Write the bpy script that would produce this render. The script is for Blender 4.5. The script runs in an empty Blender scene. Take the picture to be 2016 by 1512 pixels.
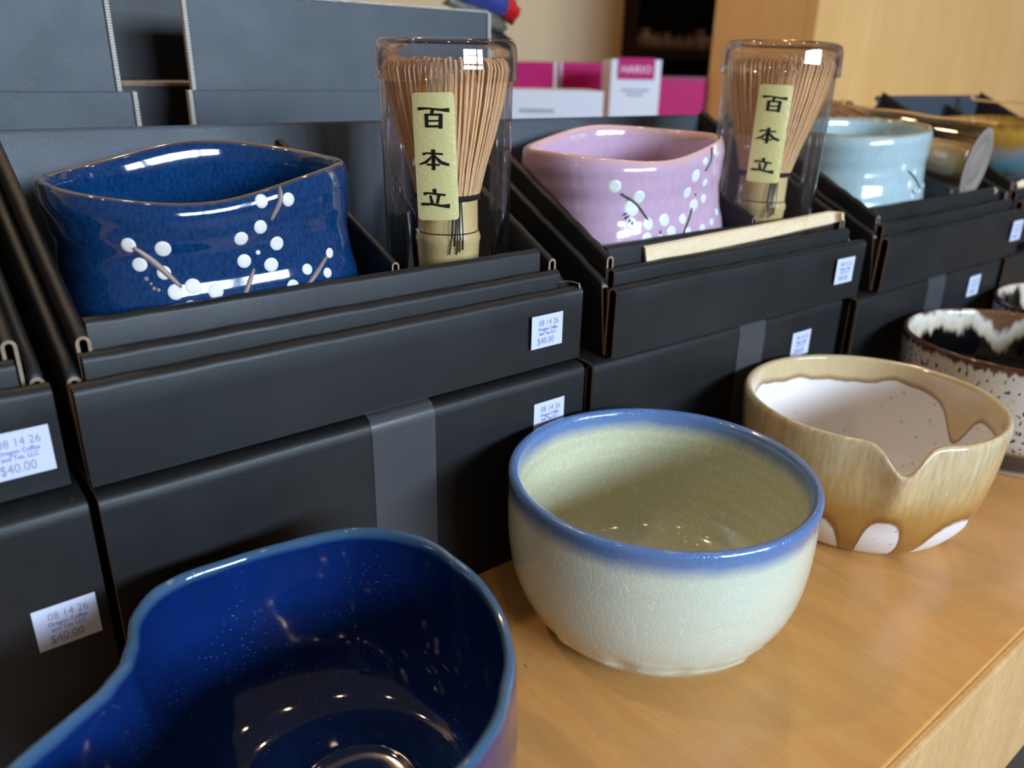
import bpy, bmesh, math, random
from math import sin, cos, pi, sqrt, radians, atan2
from mathutils import Vector, Matrix
from mathutils.bvhtree import BVHTree
random.seed(7)
SC = bpy.context.scene
COL = SC.collection

# ------------------------------------------------------------------ camera
YAW, PITCH, ROLL, FPX = 0.6814, 0.3766, 0.0189, 1553.64
CAM = Vector((-0.0371, -0.2589, 0.2263))
_f = Vector((sin(YAW)*cos(PITCH), cos(YAW)*cos(PITCH), -sin(PITCH)))
_r = Vector((cos(YAW), -sin(YAW), 0)); _u = _r.cross(_f)
CR = _r*cos(ROLL)+_u*sin(ROLL); CU = -_r*sin(ROLL)+_u*cos(ROLL); CF = _f
cd = bpy.data.cameras.new('camera'); cam = bpy.data.objects.new('camera', cd); COL.objects.link(cam)
cam.matrix_world = Matrix(((CR.x, CU.x, -CF.x, CAM.x), (CR.y, CU.y, -CF.y, CAM.y), (CR.z, CU.z, -CF.z, CAM.z), (0, 0, 0, 1)))
cd.sensor_width = 36; cd.lens = FPX*36/2016; cd.clip_start = 0.01; cd.clip_end = 50
cd.dof.use_dof = True; cd.dof.focus_distance = 0.328; cd.dof.aperture_fstop = 8.5
SC.camera = cam

# ------------------------------------------------------------------ light
W = bpy.data.worlds.new('world'); SC.world = W; W.use_nodes = True
W.node_tree.nodes['Background'].inputs[0].default_value = (0.50, 0.43, 0.36, 1)
W.node_tree.nodes['Background'].inputs[1].default_value = 0.24
def area(name, loc, target, sx, sy, power, col):
    l = bpy.data.lights.new(name, 'AREA'); l.shape = 'RECTANGLE'; l.size = sx; l.size_y = sy; l.energy = power; l.color = col
    o = bpy.data.objects.new(name, l); COL.objects.link(o); o.location = loc
    o.rotation_euler = (Vector(target)-Vector(loc)).to_track_quat('-Z', 'Y').to_euler()
    return o
# shop windows in the wall behind the viewer: two sashes of two panes each
for i, x in enumerate((0.10, 0.62, 1.20)):
    for j, z in enumerate((0.67, 0.93)):
        area('window_light', (x, -2.6, z), (x, 0, z-0.7), 0.47, 0.23, 20.0, (0.64, 0.81, 1.0))
# warm ceiling lamps of the shop
for x, y, z, e in ((-0.55, 0.60, 1.75, 17), (0.25, 0.95, 1.75, 10), (0.85, 0.3, 1.75, 9), (1.5, 0.6, 1.75, 6), (-0.25, -0.75, 1.75, 4), (0.5, -0.85, 1.75, 4), (1.3, -0.6, 1.75, 5), (-1.1, -0.3, 1.75, 4)):
    l = bpy.data.lights.new('ceiling_lamp', 'POINT'); l.energy = e; l.color = (1.0, 0.74, 0.46); l.shadow_soft_size = 0.035
    o = bpy.data.objects.new('ceiling_lamp', l); COL.objects.link(o); o.location = (x, y, z)
SC.view_settings.view_transform = 'Standard'; SC.view_settings.look = 'None'
SC.view_settings.exposure = 0.0; SC.view_settings.gamma = 1.0; SC.view_settings.use_curve_mapping = False

# ------------------------------------------------------------------ pixel helpers (2016 x 1512 frame)
def ray(u, v): return (CF + CR*((u-1008)/FPX) - CU*((v-756)/FPX)).normalized()
def aty(u, v, y): d = ray(u, v); return CAM + d*((y-CAM.y)/d.y)
def atz(u, v, z): d = ray(u, v); return CAM + d*((z-CAM.z)/d.z)

# ------------------------------------------------------------------ materials
def lin(c):
    return tuple((x/12.92 if x <= .04045 else ((x+.055)/1.055)**2.4) for x in (k/255 for k in c)) + (1,)
class NT:
    def __init__(s, name):
        s.m = bpy.data.materials.new(name); s.m.use_nodes = True; s.t = s.m.node_tree
        s.b = s.t.nodes['Principled BSDF']; s.out = s.t.nodes['Material Output']
    def n(s, ty, **kw):
        o = s.t.nodes.new(ty)
        for k, v in kw.items():
            if k.startswith('i_'):
                key = k[2:]; key = int(key) if key.isdigit() else key.replace('_', ' ')
                o.inputs[key].default_value = v
            else: setattr(o, k, v)
        return o
    def l(s, a, b): s.t.links.new(a, b)
    def coord(s, scale=(1, 1, 1), kind='Object', rot=(0, 0, 0)):
        tc = s.n('ShaderNodeTexCoord'); mp = s.n('ShaderNodeMapping'); mp.inputs['Scale'].default_value = scale; mp.inputs['Rotation'].default_value = rot
        s.l(tc.outputs[kind], mp.inputs[0]); return mp.outputs[0]
    def noise(s, vec, scale, detail=3, rough=.55):
        o = s.n('ShaderNodeTexNoise'); o.inputs['Scale'].default_value = scale; o.inputs['Detail'].default_value = detail; o.inputs['Roughness'].default_value = rough
        if vec is not None: s.l(vec, o.inputs['Vector'])
        return o.outputs[0]
    def ramp(s, fac, stops, interp='LINEAR'):
        o = s.n('ShaderNodeValToRGB'); o.color_ramp.interpolation = interp; e = o.color_ramp.elements
        while len(e) < len(stops): e.new(.5)
        for k, (p, c) in enumerate(stops): e[k].position = p; e[k].color = c if len(c) == 4 else tuple(c)+(1,)
        s.l(fac, o.inputs[0]); return o.outputs[0]
    def mix(s, fac, a, b, mode='MIX'):
        o = s.n('ShaderNodeMix', data_type='RGBA', blend_type=mode)
        for k, v in ((0, fac), (6, a), (7, b)):
            if hasattr(v, 'is_linked'): s.l(v, o.inputs[k])
            else: o.inputs[k].default_value = v
        return o.outputs[2]
    def math(s, op, a, b=0., c=0., clamp=False):
        o = s.n('ShaderNodeMath', operation=op, use_clamp=clamp)
        for k, v in enumerate((a, b, c)):
            if hasattr(v, 'is_linked'): s.l(v, o.inputs[k])
            else: o.inputs[k].default_value = v
        return o.outputs[0]
    def attr(s, name): return s.n('ShaderNodeAttribute', attribute_name=name).outputs['Fac']
    def bump(s, h, strength=.2, dist=.001):
        o = s.n('ShaderNodeBump'); o.inputs['Strength'].default_value = strength; o.inputs['Distance'].default_value = dist
        s.l(h, o.inputs['Height']); s.l(o.outputs[0], s.b.inputs['Normal'])
    def col(s, c):
        if hasattr(c, 'is_linked'): s.l(c, s.b.inputs['Base Color'])
        else: s.b.inputs['Base Color'].default_value = c
    def set(s, **kw):
        for k, v in kw.items(): 
            key = k.replace('_', ' ')
            if hasattr(v, 'is_linked'): s.l(v, s.b.inputs[key])
            else: s.b.inputs[key].default_value = v
        return s
def plain(name, c, rough=.5, spec=.5, coat=0, noise=0, nscale=60, metal=0):
    t = NT(name); c = lin(c)
    if noise:
        v = t.coord(); n = t.noise(v, nscale, 4)
        t.col(t.mix(n, tuple(x*(1-noise) for x in c[:3])+(1,), tuple(min(1, x*(1+noise)) for x in c[:3])+(1,)))
    else: t.col(c)
    t.set(Roughness=rough, Specular_IOR_Level=spec, Coat_Weight=coat, Metallic=metal); return t.m
def m_board():
    t = NT('black_cardboard'); v = t.coord((1, 1, 1)); n = t.noise(v, 900, 3); big = t.noise(v, 22, 4)
    t.col(t.mix(big, (.005, .0055, .0065, 1), (.010, .0105, .012, 1)))
    vs = t.coord((1, 1, .04)); st = t.noise(vs, 160, 3)
    t.set(Roughness=t.math('MULTIPLY_ADD', big, .20, .38), Specular_IOR_Level=.40)
    t.bump(t.math('ADD', n, t.math('MULTIPLY', st, 1.2)), .07, .0006); return t.m
def m_boardlid():
    t = NT('black_liner_paper'); v = t.coord(); n = t.noise(v, 750, 5, .7); big = t.noise(v, 30, 4)
    t.col(t.mix(n, (.014, .020, .030, 1), (.032, .045, .068, 1)))
    t.set(Roughness=t.math('MULTIPLY_ADD', big, .2, .42), Specular_IOR_Level=.7); t.bump(n, .3, .0006); return t.m
def m_kraft():
    t = NT('kraft_cut_edge'); v = t.coord(); n = t.noise(v, 500, 3)
    t.col(t.mix(n, lin((92, 72, 58)), lin((178, 152, 130)))); t.set(Roughness=.85); return t.m
def m_flute():
    t = NT('corrugated_edge'); v = t.coord((1, 1, 1)); w = t.n('ShaderNodeTexWave', i_Scale=230, i_Distortion=4.0, bands_direction='Z'); t.l(v, w.inputs[0])
    t.col(t.ramp(w.outputs[0], [(.1, lin((96, 88, 80))), (.4, lin((205, 200, 192)))])); t.set(Roughness=.9); return t.m
def m_wood(name, c1, c2, c3, axis_scale, rough, streak=30, marks=True):
    t = NT(name); v = t.coord(axis_scale); n = t.noise(v, streak, 6, .6); fine = t.noise(v, streak*9, 4, .6)
    vb = t.coord((1, 1, 1)); blot = t.noise(vb, 9, 3)
    c = t.mix(t.ramp(n, [(.32, (0, 0, 0)), (.7, (1, 1, 1))]), lin(c1), lin(c2))
    c = t.mix(t.ramp(fine, [(.42, (0, 0, 0)), (.62, (.35, .35, .35))]), c, lin(c3))
    c = t.mix(t.math('MULTIPLY', blot, .5), c, lin(c1), 'MULTIPLY') if False else c
    if marks:
        sc = t.coord((1.2, .35, 1), rot=(0, 0, .5)); s = t.noise(sc, 110, 2, .5)
        c = t.mix(t.ramp(s, [(.775, (0, 0, 0)), (.79, (.6, .6, .6))]), c, lin((92, 62, 34)))
    t.col(c)
    t.set(Roughness=t.math('MULTIPLY_ADD', blot, .16, rough-.08), Specular_IOR_Level=.5)
    t.bump(t.math('ADD', fine, t.math('MULTIPLY', n, .6)), .10, .0004); return t.m
MB, MBL, MK, MFL = m_board(), m_boardlid(), m_kraft(), m_flute()
M_COUNTER = m_wood('maple_counter', (206, 150, 86), (216, 163, 98), (198, 142, 80), (7, 1, 1), .30, 14)
M_EDGE = m_wood('maple_edge_band', (206, 160, 104), (224, 182, 126), (182, 134, 82), (1, 1, .22), .42, 60, False)
M_CAB = m_wood('maple_cabinet', (210, 166, 104), (222, 180, 118), (200, 152, 90), (1, 1, .08), .45, 12, False)
M_BAMBOO = m_wood('bamboo_handle', (196, 168, 110), (214, 188, 132), (176, 146, 92), (1, 1, .08), .35, 260, False)
M_TINE = plain('bamboo_tine', (222, 178, 130), .5, .4, noise=.2, nscale=300)
M_SCOOP = m_wood('bamboo_scoop', (222, 196, 156), (236, 214, 178), (206, 174, 134), (.15, 1, 1), .5, 160, False)
M_SCOOPD = m_wood('bamboo_scoop_dark', (196, 150, 98), (214, 168, 112), (170, 122, 74), (1, .15, 1), .45, 160, False)
M_THREAD = plain('black_thread', (22, 22, 24), .8, .2)
M_PAPER = plain('white_paper', (205, 198, 190), .8, .3)
M_INK = plain('black_ink', (12, 12, 12), .5, .3)
M_STICK = plain('sticker_paper', (200, 206, 228), .6, .4)
M_BLUEINK = plain('blue_ink', (44, 64, 160), .6, .3)
M_GREYINK = plain('grey_ink', (136, 142, 168), .6, .3)
def m_gold():
    t = NT('gold_foil_paper'); v = t.coord((1, 1, 1.6)); n = t.noise(v, 420, 4)
    t.col(lin((224, 212, 146))); t.set(Roughness=.36, Metallic=.25, Specular_IOR_Level=.5); t.bump(n, .35, .0006); return t.m
M_GOLD = m_gold()
def m_clear(name, tint, gl=.0, rough=.02, base=.03):
    t = NT(name); tr = t.n('ShaderNodeBsdfTransparent'); tr.inputs[0].default_value = tint
    g = t.n('ShaderNodeBsdfGlossy'); g.inputs['Roughness'].default_value = rough; g.inputs['Color'].default_value = (1, 1, 1, 1)
    fr = t.n('ShaderNodeFresnel', i_IOR=1.45); mx = t.n('ShaderNodeMixShader')
    t.l(t.math('MULTIPLY_ADD', fr.outputs[0], .75, base, True), mx.inputs[0]); t.l(tr.outputs[0], mx.inputs[1]); t.l(g.outputs[0], mx.inputs[2]); t.l(mx.outputs[0], t.out.inputs[0])
    t.t.nodes.remove(t.b); return t.m
M_TUBE = m_clear('clear_plastic', (.985, .98, .988, 1))
M_LID = m_clear('clear_plastic_lid', (.95, .94, .955, 1), base=.05)
def m_tape():
    t = NT('clear_tape'); tr = t.n('ShaderNodeBsdfTransparent'); mx = t.n('ShaderNodeMixShader', i_0=.15); t.col(lin((150, 150, 156))); t.set(Roughness=.24, Specular_IOR_Level=.8)
    t.bump(t.noise(t.coord((1, 1, .3)), 40, 2), .15, .002); t.l(tr.outputs[0], mx.inputs[1]); t.l(t.b.outputs[0], mx.inputs[2]); t.l(mx.outputs[0], t.out.inputs[0]); return t.m
M_TAPE = m_tape()

# ------------------------------------------------------------------ object helpers
def obj(name, verts, faces, mats, parent=None, smooth=True, midx=None, attrs=None):
    me = bpy.data.meshes.new(name); me.from_pydata([tuple(v) for v in verts], [], faces)
    for m in (mats if isinstance(mats, (list, tuple)) else [mats]): me.materials.append(m)
    if midx: me.polygons.foreach_set('material_index', midx)
    if smooth: me.polygons.foreach_set('use_smooth', [True]*len(me.polygons))
    if attrs:
        for k, vals in attrs.items():
            a = me.attributes.new(k, 'FLOAT', 'POINT'); a.data.foreach_set('value', vals)
    me.update()
    o = bpy.data.objects.new(name, me); COL.objects.link(o)
    if parent: o.parent = parent
    return o
def tag(o, label=None, cat=None, group=None, kind=None):
    if label: o['label'] = label
    if cat: o['category'] = cat
    if group: o['group'] = group
    if kind: o['kind'] = kind
    return o
def empty(name, loc, rz=0, label=None, cat=None, group=None, rot=None):
    o = bpy.data.objects.new(name, None); COL.objects.link(o); o.location = loc; o.empty_display_size = .02
    o.rotation_euler = rot if rot else (0, 0, rz); return tag(o, label, cat, group)
def boxdata(x0, y0, z0, x1, y1, z1, b=.0008):
    bm = bmesh.new(); bmesh.ops.create_cube(bm, size=1)
    for v in bm.verts: v.co = Vector(((x0+x1)/2+v.co.x*(x1-x0), (y0+y1)/2+v.co.y*(y1-y0), (z0+z1)/2+v.co.z*(z1-z0)))
    if b: bmesh.ops.bevel(bm, geom=bm.edges[:], offset=b, segments=2, profile=.5, affect='EDGES')
    bm.verts.index_update(); vs = [v.co.copy() for v in bm.verts]; fs = [[v.index for v in f.verts] for f in bm.faces]; bm.free(); return vs, fs
def box(name, x0, y0, z0, x1, y1, z1, mat, parent=None, b=.0008):
    vs, fs = boxdata(x0, y0, z0, x1, y1, z1, b); o = obj(name, vs, fs, mat, parent, False); return o
def thicken(prof, t):
    """offset a 2D polyline by t to its left: returns (line, offset line)"""
    n = len(prof); off = []
    for i, p in enumerate(prof):
        a = prof[max(i-1, 0)]; c = prof[min(i+1, n-1)]
        dx, dy = c[0]-a[0], c[1]-a[1]; L = math.hypot(dx, dy) or 1
        off.append((p[0]-dy/L*t, p[1]+dx/L*t))
    return prof, off
def sheet(name, stations, t, mats, parent, smooth=True):
    """fold a board of thickness t: stations = list of (profile2d, place(p2d)->3d). cut ends and edges get mats[1]"""
    vs, fs, mi = [], [], []; n = len(stations[0][0])
    for prof, place in stations:
        a, b = thicken(prof, t)
        vs += [place(p) for p in a] + [place(p) for p in b]
    S = 2*n
    for k in range(len(stations)-1):
        o, q = k*S, (k+1)*S
        for i in range(n-1):
            fs.append((o+i, o+i+1, q+i+1, q+i)); mi.append(0)
            fs.append((o+n+i+1, o+n+i, q+n+i, q+n+i+1)); mi.append(0)
        fs.append((o, q, q+n, o+n)); mi.append(1)
        fs.append((o+n-1, o+2*n-1, q+2*n-1, q+n-1)); mi.append(1)
    for e, rev in ((0, False), ((len(stations)-1)*S, True)):
        for i in range(n-1):
            f = (e+i, e+n+i, e+n+i+1, e+i+1); fs.append(f[::-1] if rev else f); mi.append(1)
    o = obj(name, vs, fs, mats, parent, False, mi)
    if smooth:
        for p in o.data.polygons:
            if p.material_index == 0: p.use_smooth = True
        o.data.set_sharp_from_angle(angle=radians(38))
    return o
def ushape(h, w, r=None, inner=0.0):
    """rolled wall cross-section (across, up): up the outside, over the top, down the inside"""
    r = r or w/2; pts = [(0, 0), (0, h*.35), (0, h*.7), (0, h-r)]
    for k in range(1, 8):
        a = pi - pi*k/8; pts.append((w/2+cos(a)*w/2, h-r+sin(a)*r))
    pts += [(w, h-r), (w, h*.6), (w, inner)]
    return pts
def lerp(a, b, t): return a+(b-a)*t
def font_mesh(txt, size):
    c = bpy.data.curves.new('lettering', 'FONT'); c.body = txt; c.size = size; c.align_x = 'CENTER'; c.align_y = 'CENTER'; c.resolution_u = 2; c.extrude = 0
    o = bpy.data.objects.new('lettering', c); COL.objects.link(o); bpy.context.view_layer.update()
    me = bpy.data.meshes.new_from_object(o.evaluated_get(bpy.context.evaluated_depsgraph_get())); bpy.data.objects.remove(o); bpy.data.curves.remove(c); return me
_lett = {}
def lettering(txt, size, mat):
    k = (txt, size, mat.name)
    if k not in _lett:
        me = font_mesh(txt, size); me.materials.clear(); me.materials.append(mat); me.name = 'lettering'; _lett[k] = me
    return _lett[k]
def sticker(parent, x, z, y=-.0003, w=.019, h=.0158, rot=0.0):
    """white price sticker on a front face (local x, z of its centre)"""
    s = obj('price_sticker', [(-w/2, 0, -h/2), (w/2, 0, -h/2), (w/2, 0, h/2), (-w/2, 0, h/2), (-w/2, .0002, -h/2), (w/2, .0002, -h/2), (w/2, .0002, h/2), (-w/2, .0002, h/2)],
            [(0, 1, 2, 3), (5, 4, 7, 6), (3, 2, 6, 7), (1, 0, 4, 5), (2, 1, 5, 6), (0, 3, 7, 4)], M_STICK, parent, False)
    s.location = (x, y, z); s.rotation_euler = (0, rot, 0); s['label'] = 'small white paper price sticker with grey and blue print'
    for txt, size, mat, dx, dz, sx in (('08 14 26', .0041, M_GREYINK, .0008, .0040, .84), ('Oregon Coffee', .0023, M_BLUEINK, .0003, .0011, .84), ('and Tea, LLC', .0023, M_BLUEINK, .0003, -.0010, .84), ('$40.00', .0048, M_GREYINK, -.0008, -.0047, .78)):
        t = bpy.data.objects.new('lettering', lettering(txt, size, mat)); COL.objects.link(t); t.parent = s
        t.location = (dx, -.00012, dz); t.rotation_euler = (pi/2, 0, 0); t.scale = (sx, 1, 1)

# ------------------------------------------------------------------ room and counter
tag(box('floor', -3, -2.7, -.93, 4, 2.2, -.9, plain('floor_vinyl', (120, 104, 90), .55, noise=.1), b=0), kind='structure')
wm = plain('beige_wall_paint', (196, 174, 140), .8, .2, noise=.04, nscale=4)
tag(box('wall_back', -3, 1.35, -.9, 4.2, 1.45, 2.2, wm, b=0), kind='structure')
tag(box('wall_partition', -3, 1.0, -.9, aty(1226, 60, 1.0).x-.001, 1.35, 2.2, wm, b=0), kind='structure')
ct = empty('display_counter', (0, 0, 0), label='maple display counter carrying the bowls and boxed sets', cat='counter')
box('counter_top', -1.2, -.180, -.012, 2.2, .995, 0, M_COUNTER, ct, .001)
box('edge_band', -1.2, -.1835, -.100, 2.2, -.1795, -.0006, M_EDGE, ct, .0012)
box('counter_body', -1.2, -.130, -.90, 2.2, .995, -.0125, plain('dark_counter_base', (60, 50, 44), .6), ct, 0)

# ------------------------------------------------------------------ gift boxes
BW, BD, BH = .2175, .140, .095
def closed_box(loc, rz, label, tape=None, stick=None, w=BW):
    R = empty('closed_gift_box', loc, rz, label, 'box', 'closed black gift boxes on the counter')
    box('body', .004, .003, 0, w-.004, BD, BH-.0015, MB, R, .0012)
    prof = [(0, 0), (0, BH*.3), (0, BH*.6), (0, BH-.006)] + [(.004-.004*cos(a), BH-.004+.004*sin(a)) for a in (.3, .7, 1.1, pi/2)] + [(.02, BH+.0006), (.045, BH)]
    st = []
    for k in range(13):
        x = w*k/12; j = random.uniform(-.0004, .0004)
        st.append((prof, (lambda p, x=x, j=j: (x, p[0]-.0006+j*(p[1] > BH*.7), p[1]))))
    sheet('front_flap', st[::-1], -.0016, [MB, MK], R)
    for s in (0, 1):                       # rolled side walls seen in the joint between two boxes
        x0 = .0006 if s == 0 else w-.0066
        st = [(ushape(BH-.003, .006), (lambda p, y=y: (x0+p[0], y, p[1]))) for y in (.006, .05, BD-.002)]
        sheet('side_wall', st if s else st, -.0012, [MB, MK], R)
    if tape:
        a, b = tape
        pts = [(-.0017, .0), (-.0017, BH*.5), (-.0017, BH-.006), (-.0011, BH-.002), (.0008, BH+.0010), (.003, BH+.0017), (.02, BH+.0019), (.05, BH+.0012)]
        vs = []; fs = []
        for i, (y, z) in enumerate(pts): vs += [(a, y, z), (b, y, z)]
        for i in range(len(pts)-1): fs.append((2*i, 2*i+1, 2*i+3, 2*i+2))
        t = obj('sealing_tape', vs, fs, M_TAPE, R); t['label'] = 'strip of clear sealing tape'
    if stick: sticker(R, stick[0], stick[1], -.0013, rot=stick[2] if len(stick) > 2 else 0)
    return R
UZ = .0962
def open_box(loc, rz, label, stick=None, w=.2195, hf=.0355, hb=.104, ins=(.0100, .2075), divx=.130, hin=None, tab=False):
    R = empty('open_gift_box', loc, rz, label, 'box', 'open black gift boxes with sloping sides')
    def top(y, base, off): return base + (hb-hf)*(y/BD) + off
    box('tray_floor', .002, .002, 0, w-.002, BD-.001, .0035, MB, R, .0005)
    rnd = [random.uniform(-1, 1) for _ in range(200)]
    def wob(k, amp): return amp*rnd[k % 200]
    # outer front wall
    st = []
    for k in range(25):
        x = w*k/24; d = .0005 if 0 < k < 24 else -.0006
        st.append((ushape(hf+wob(k, .0003), .0068, .0032), (lambda p, x=x, d=d: (x, p[0]+d*p[1]/hf, p[1]))))
    f = sheet('front_wall', st[::-1], -.0012, [MB, MK], R)
    # outer side walls, rising to the back; slanted front ends
    for s in (0, 1):
        st = []
        for k in range(25):
            t = k/24; y = lerp(.0072, BD-.004, t); h = top(y, hf, -.004)+wob(k+30*s, .0004)
            pr = ushape(h, .0046, .0024)
            sh = .004 if k == 0 else 0
            st.append((pr, (lambda p, y=y, sh=sh, s=s: ((p[0] if s == 0 else w-.0046+p[0]), y+sh*p[1]/hf, p[1]))))
        sheet('side_wall', st, -.0012, [MB, MK], R)
    # inner tray front and sides
    g = .0078
    st = [(ushape(hf+.0062+wob(k, .0003), .0058, .0028), (lambda p, x=lerp(.0055, w-.0075, k/20): (x, g+p[0], p[1]+.001))) for k in range(21)]
    sheet('inner_front_wall', st[::-1], -.0011, [MB, MK], R)
    for s in (0, 1):
        st = []
        for k in range(25):
            t = k/24; y = lerp(g+.006, BD-.004, t); h = top(y, hf, .0045)+wob(k+80+20*s, .0004)
            st.append((ushape(h, .0046, .0024), (lambda p, y=y, s=s: ((.0052+p[0] if s == 0 else w-.0098+p[0]), y, p[1]+.001))))
        sheet('inner_side_wall', st, -.0011, [MB, MK], R)
    # back wall
    st = [([(0, 0), (0, hb*.5), (0, hb-.002), (.0012, hb), (.0030, hb-.0006), (.0036, hb-.004)], (lambda p, x=lerp(.001, w-.001, k/8): (x, BD-.0036+p[0], p[1]))) for k in range(9)]
    sheet('back_wall', st[::-1], -.0009, [MBL, MK], R)
    # insert: front flap, divider
    hi = hin or .0515
    st = [(ushape(hi+wob(k, .0003), .0052, .0022, .012), (lambda p, x=lerp(ins[0], ins[1], k/20): (x, .0165+p[0]+.05*max(0, p[1]-.02), p[1]))) for k in range(21)]
    sheet('insert_flap', st[::-1], -.0010, [MB, MK], R)
    st = [(ushape(lerp(hi+.0, hb-.006, (y-.02)/(BD-.02)), .0036, .0018), (lambda p, y=y: (divx+p[0], y, p[1]+.001))) for y in [lerp(.024, BD-.006, k/12) for k in range(13)]]
    sheet('divider', st, -.0008, [MB, MK], R)
    if tab:                                  # bent corner tab at the end of the front wall
        arc = [(w-.0006, .0004)] + [(w-.0046+.0040*cos(a), .0044+.0040*sin(a)) for a in (-.3, .1, .5, .9, 1.3, pi/2)] + [(w-.0085, .0080)]
        st = [(arc, (lambda p, z=z, k=k: (p[0]-.0016*k, p[1], z))) for z, k in ((.012, 0), (.026, 0), (hf-.001, 0), (hf+.0018, .6))]
        sheet('corner_tab', st, .0010, [MB, MK], R)
    if stick: sticker(R, stick[0], stick[1], -.0016, rot=stick[2] if len(stick) > 2 else 0)
    return R
closed_box((-.2205, .0015, 0), 0, 'closed black gift box with a price sticker and no tape, beside the taped one', stick=(.2046, .0530))
closed_box((0, 0, 0), 0, 'closed black gift box under the navy blossom bowl, wide clear tape on front', tape=(.1000, .1300), stick=(.1950, .0735))
closed_box((.2215, -.0030, 0), -.022, 'closed black gift box under the pink bowl, behind the celadon and drip bowls', tape=(.112, .136), stick=(.176, .072))
closed_box((.4465, -.0155, 0), 0, 'closed black gift box under the pale blue bowl, behind the speckled bowl', tape=(.093, .120), stick=(.1735, .078))
closed_box((.6705, -.018, 0), 0, 'closed black gift box under the amber glazed bowl, end of the row')
open_box((-.2245, .0125, UZ), 0, 'open black gift box beside the navy bowl box, rolled side edge showing', stick=(.2068, .0155))
open_box((0, .0055, UZ), 0, 'open black gift box holding the navy bowl and a whisk tube', stick=(.1966, .0183), tab=True)
open_box((.2310, -.0065, UZ), -.03, 'open black gift box holding the pink bowl and a leaning whisk tube', stick=(.194, .0195), w=.216)
open_box((.4660, -.0185, UZ), -.0, 'open black gift box holding the pale blue bowl and a lying tube', stick=(.204, .02), w=.2165)
open_box((.6850, -.0150, UZ+.006), 0, 'open black gift box holding the amber glazed bowl', stick=None, w=.2165, hb=.110)

# ------------------------------------------------------------------ bowls
def catmull(pts, per=8):
    out = []
    n = len(pts)
    for i in range(n-1):
        p0, p1, p2, p3 = pts[max(i-1, 0)], pts[i], pts[i+1], pts[min(i+2, n-1)]
        for k in range(per):
            t = k/per
            out.append(tuple(.5*((2*b)+(-a+c)*t+(2*a-5*b+4*c-d)*t*t+(-a+3*b-3*c+d)*t**3) for a, b, c, d in zip(p0, p1, p2, p3)))
    out.append(tuple(pts[-1])); return out
def bowl(name, loc, prof_out, prof_in, mat, deform=None, nth=160, per=8, rz=0, attrs=None, parent=None):
    """prof_out: (r,z) from foot to rim, prof_in: from rim to floor centre. deform(r,z,th,inside)->(x,y,z)"""
    po = catmull(prof_out, per); pi_ = catmull(prof_in, per); prof = [(r, z, 0.) for r, z in po] + [(r, z, 1.) for r, z in pi_[1:]]
    rim = max(p[1] for p in prof); vs, fs, ins, dep, ang = [], [], [], [], []
    for (r, z, s) in prof:
        for k in range(nth):
            th = 2*pi*k/nth
            vs.append(deform(r, z, th, s) if deform else (r*cos(th), r*sin(th), z)); ins.append(s); dep.append(rim-z); ang.append(th)
    n = len(prof)
    for i in range(n-1):
        for k in range(nth):
            a, b = i*nth+k, i*nth+(k+1) % nth; fs.append((a, b, b+nth, a+nth))
    for base, rev in ((0, True), ((n-1)*nth, False)):
        cx = [sum(vs[base+k][j] for k in range(nth))/nth for j in range(3)]; vs.append(tuple(cx)); c = len(vs)-1
        ins.append(0. if rev else 1.); dep.append(rim-cx[2]); ang.append(0.)
        for k in range(nth):
            a, b = base+k, base+(k+1) % nth; fs.append((c, b, a) if rev else (c, a, b))
    A = {'inside': ins, 'depth': dep}
    if attrs:
        for k, fn in attrs.items(): A[k] = [fn(ins[i], dep[i], ang[i]) for i in range(len(vs))]
    o = obj(name, vs, fs, mat, parent, True, attrs=A); o.location = loc; o.rotation_euler = (0, 0, rz); return o
def pnoise(th, seed, amps=((2, .5), (3, .6), (5, .5), (8, .4), (13, .3), (21, .2))):
    rr = random.Random(seed); return sum(a*sin(n*th+rr.uniform(0, 6.28)) for n, a in amps)

# --- celadon bowl with blue rim
def m_celadon():
    t = NT('celadon_crackle_glaze'); v = t.coord((1, 1, .45)); vo = t.n('ShaderNodeTexVoronoi', feature='DISTANCE_TO_EDGE', i_Scale=430); 
    wv = t.n('ShaderNodeMix', data_type='VECTOR'); nz = t.n('ShaderNodeTexNoise', i_Scale=160.); t.l(v, nz.inputs['Vector']); wv.inputs[0].default_value = .0022
    t.l(v, wv.inputs[4]); t.l(nz.outputs[1], wv.inputs[5]); t.l(wv.outputs[1], vo.inputs['Vector'])
    crack = t.ramp(vo.outputs[0], [(.0, (1, 1, 1)), (.035, (.35, .35, .35)), (.08, (0, 0, 0))])
    d = t.attr('depth'); ins = t.attr('inside'); n = t.noise(t.coord(), 70, 3); dd = t.math('ADD', d, t.math('MULTIPLY', t.math('SUBTRACT', n, .5), .004))
    body = t.mix(ins, lin((212, 216, 196)), lin((200, 200, 168)))
    vz = t.coord((.15, .15, 1)); rings = t.noise(vz, 260, 2); body = t.mix(t.math('MULTIPLY', rings, .22), body, lin((176, 178, 138)))
    body = t.mix(t.math('MULTIPLY', crack, .45), body, lin((232, 234, 220)))
    bl = t.ramp(t.math('MULTIPLY', dd, 40), [(.0, (1, 1, 1)), (.20, (.92, .92, .92)), (.46, (0, 0, 0))])
    t.col(t.mix(bl, body, lin((86, 120, 174)))); t.set(Roughness=.14, Coat_Weight=.6, Coat_Roughness=.05)
    t.bump(t.math('ADD', t.math('MULTIPLY', crack, -.5), t.math('MULTIPLY', rings, .25)), .22, .0006); return t.m
RC, HC = .0640, .0725
po = [(.0400, .0), (.0415, .0005), (.0450, .003), (.0515, .0075), (.0552, .0120), (.0566, .0150), (.0592, .020), (.0622, .029), (.0640, .041), (.0645, .053), (.0643, .062), (.0646, .068), (.0647, .0708), (.0637, .0724), (.0621, .0725)]
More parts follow.
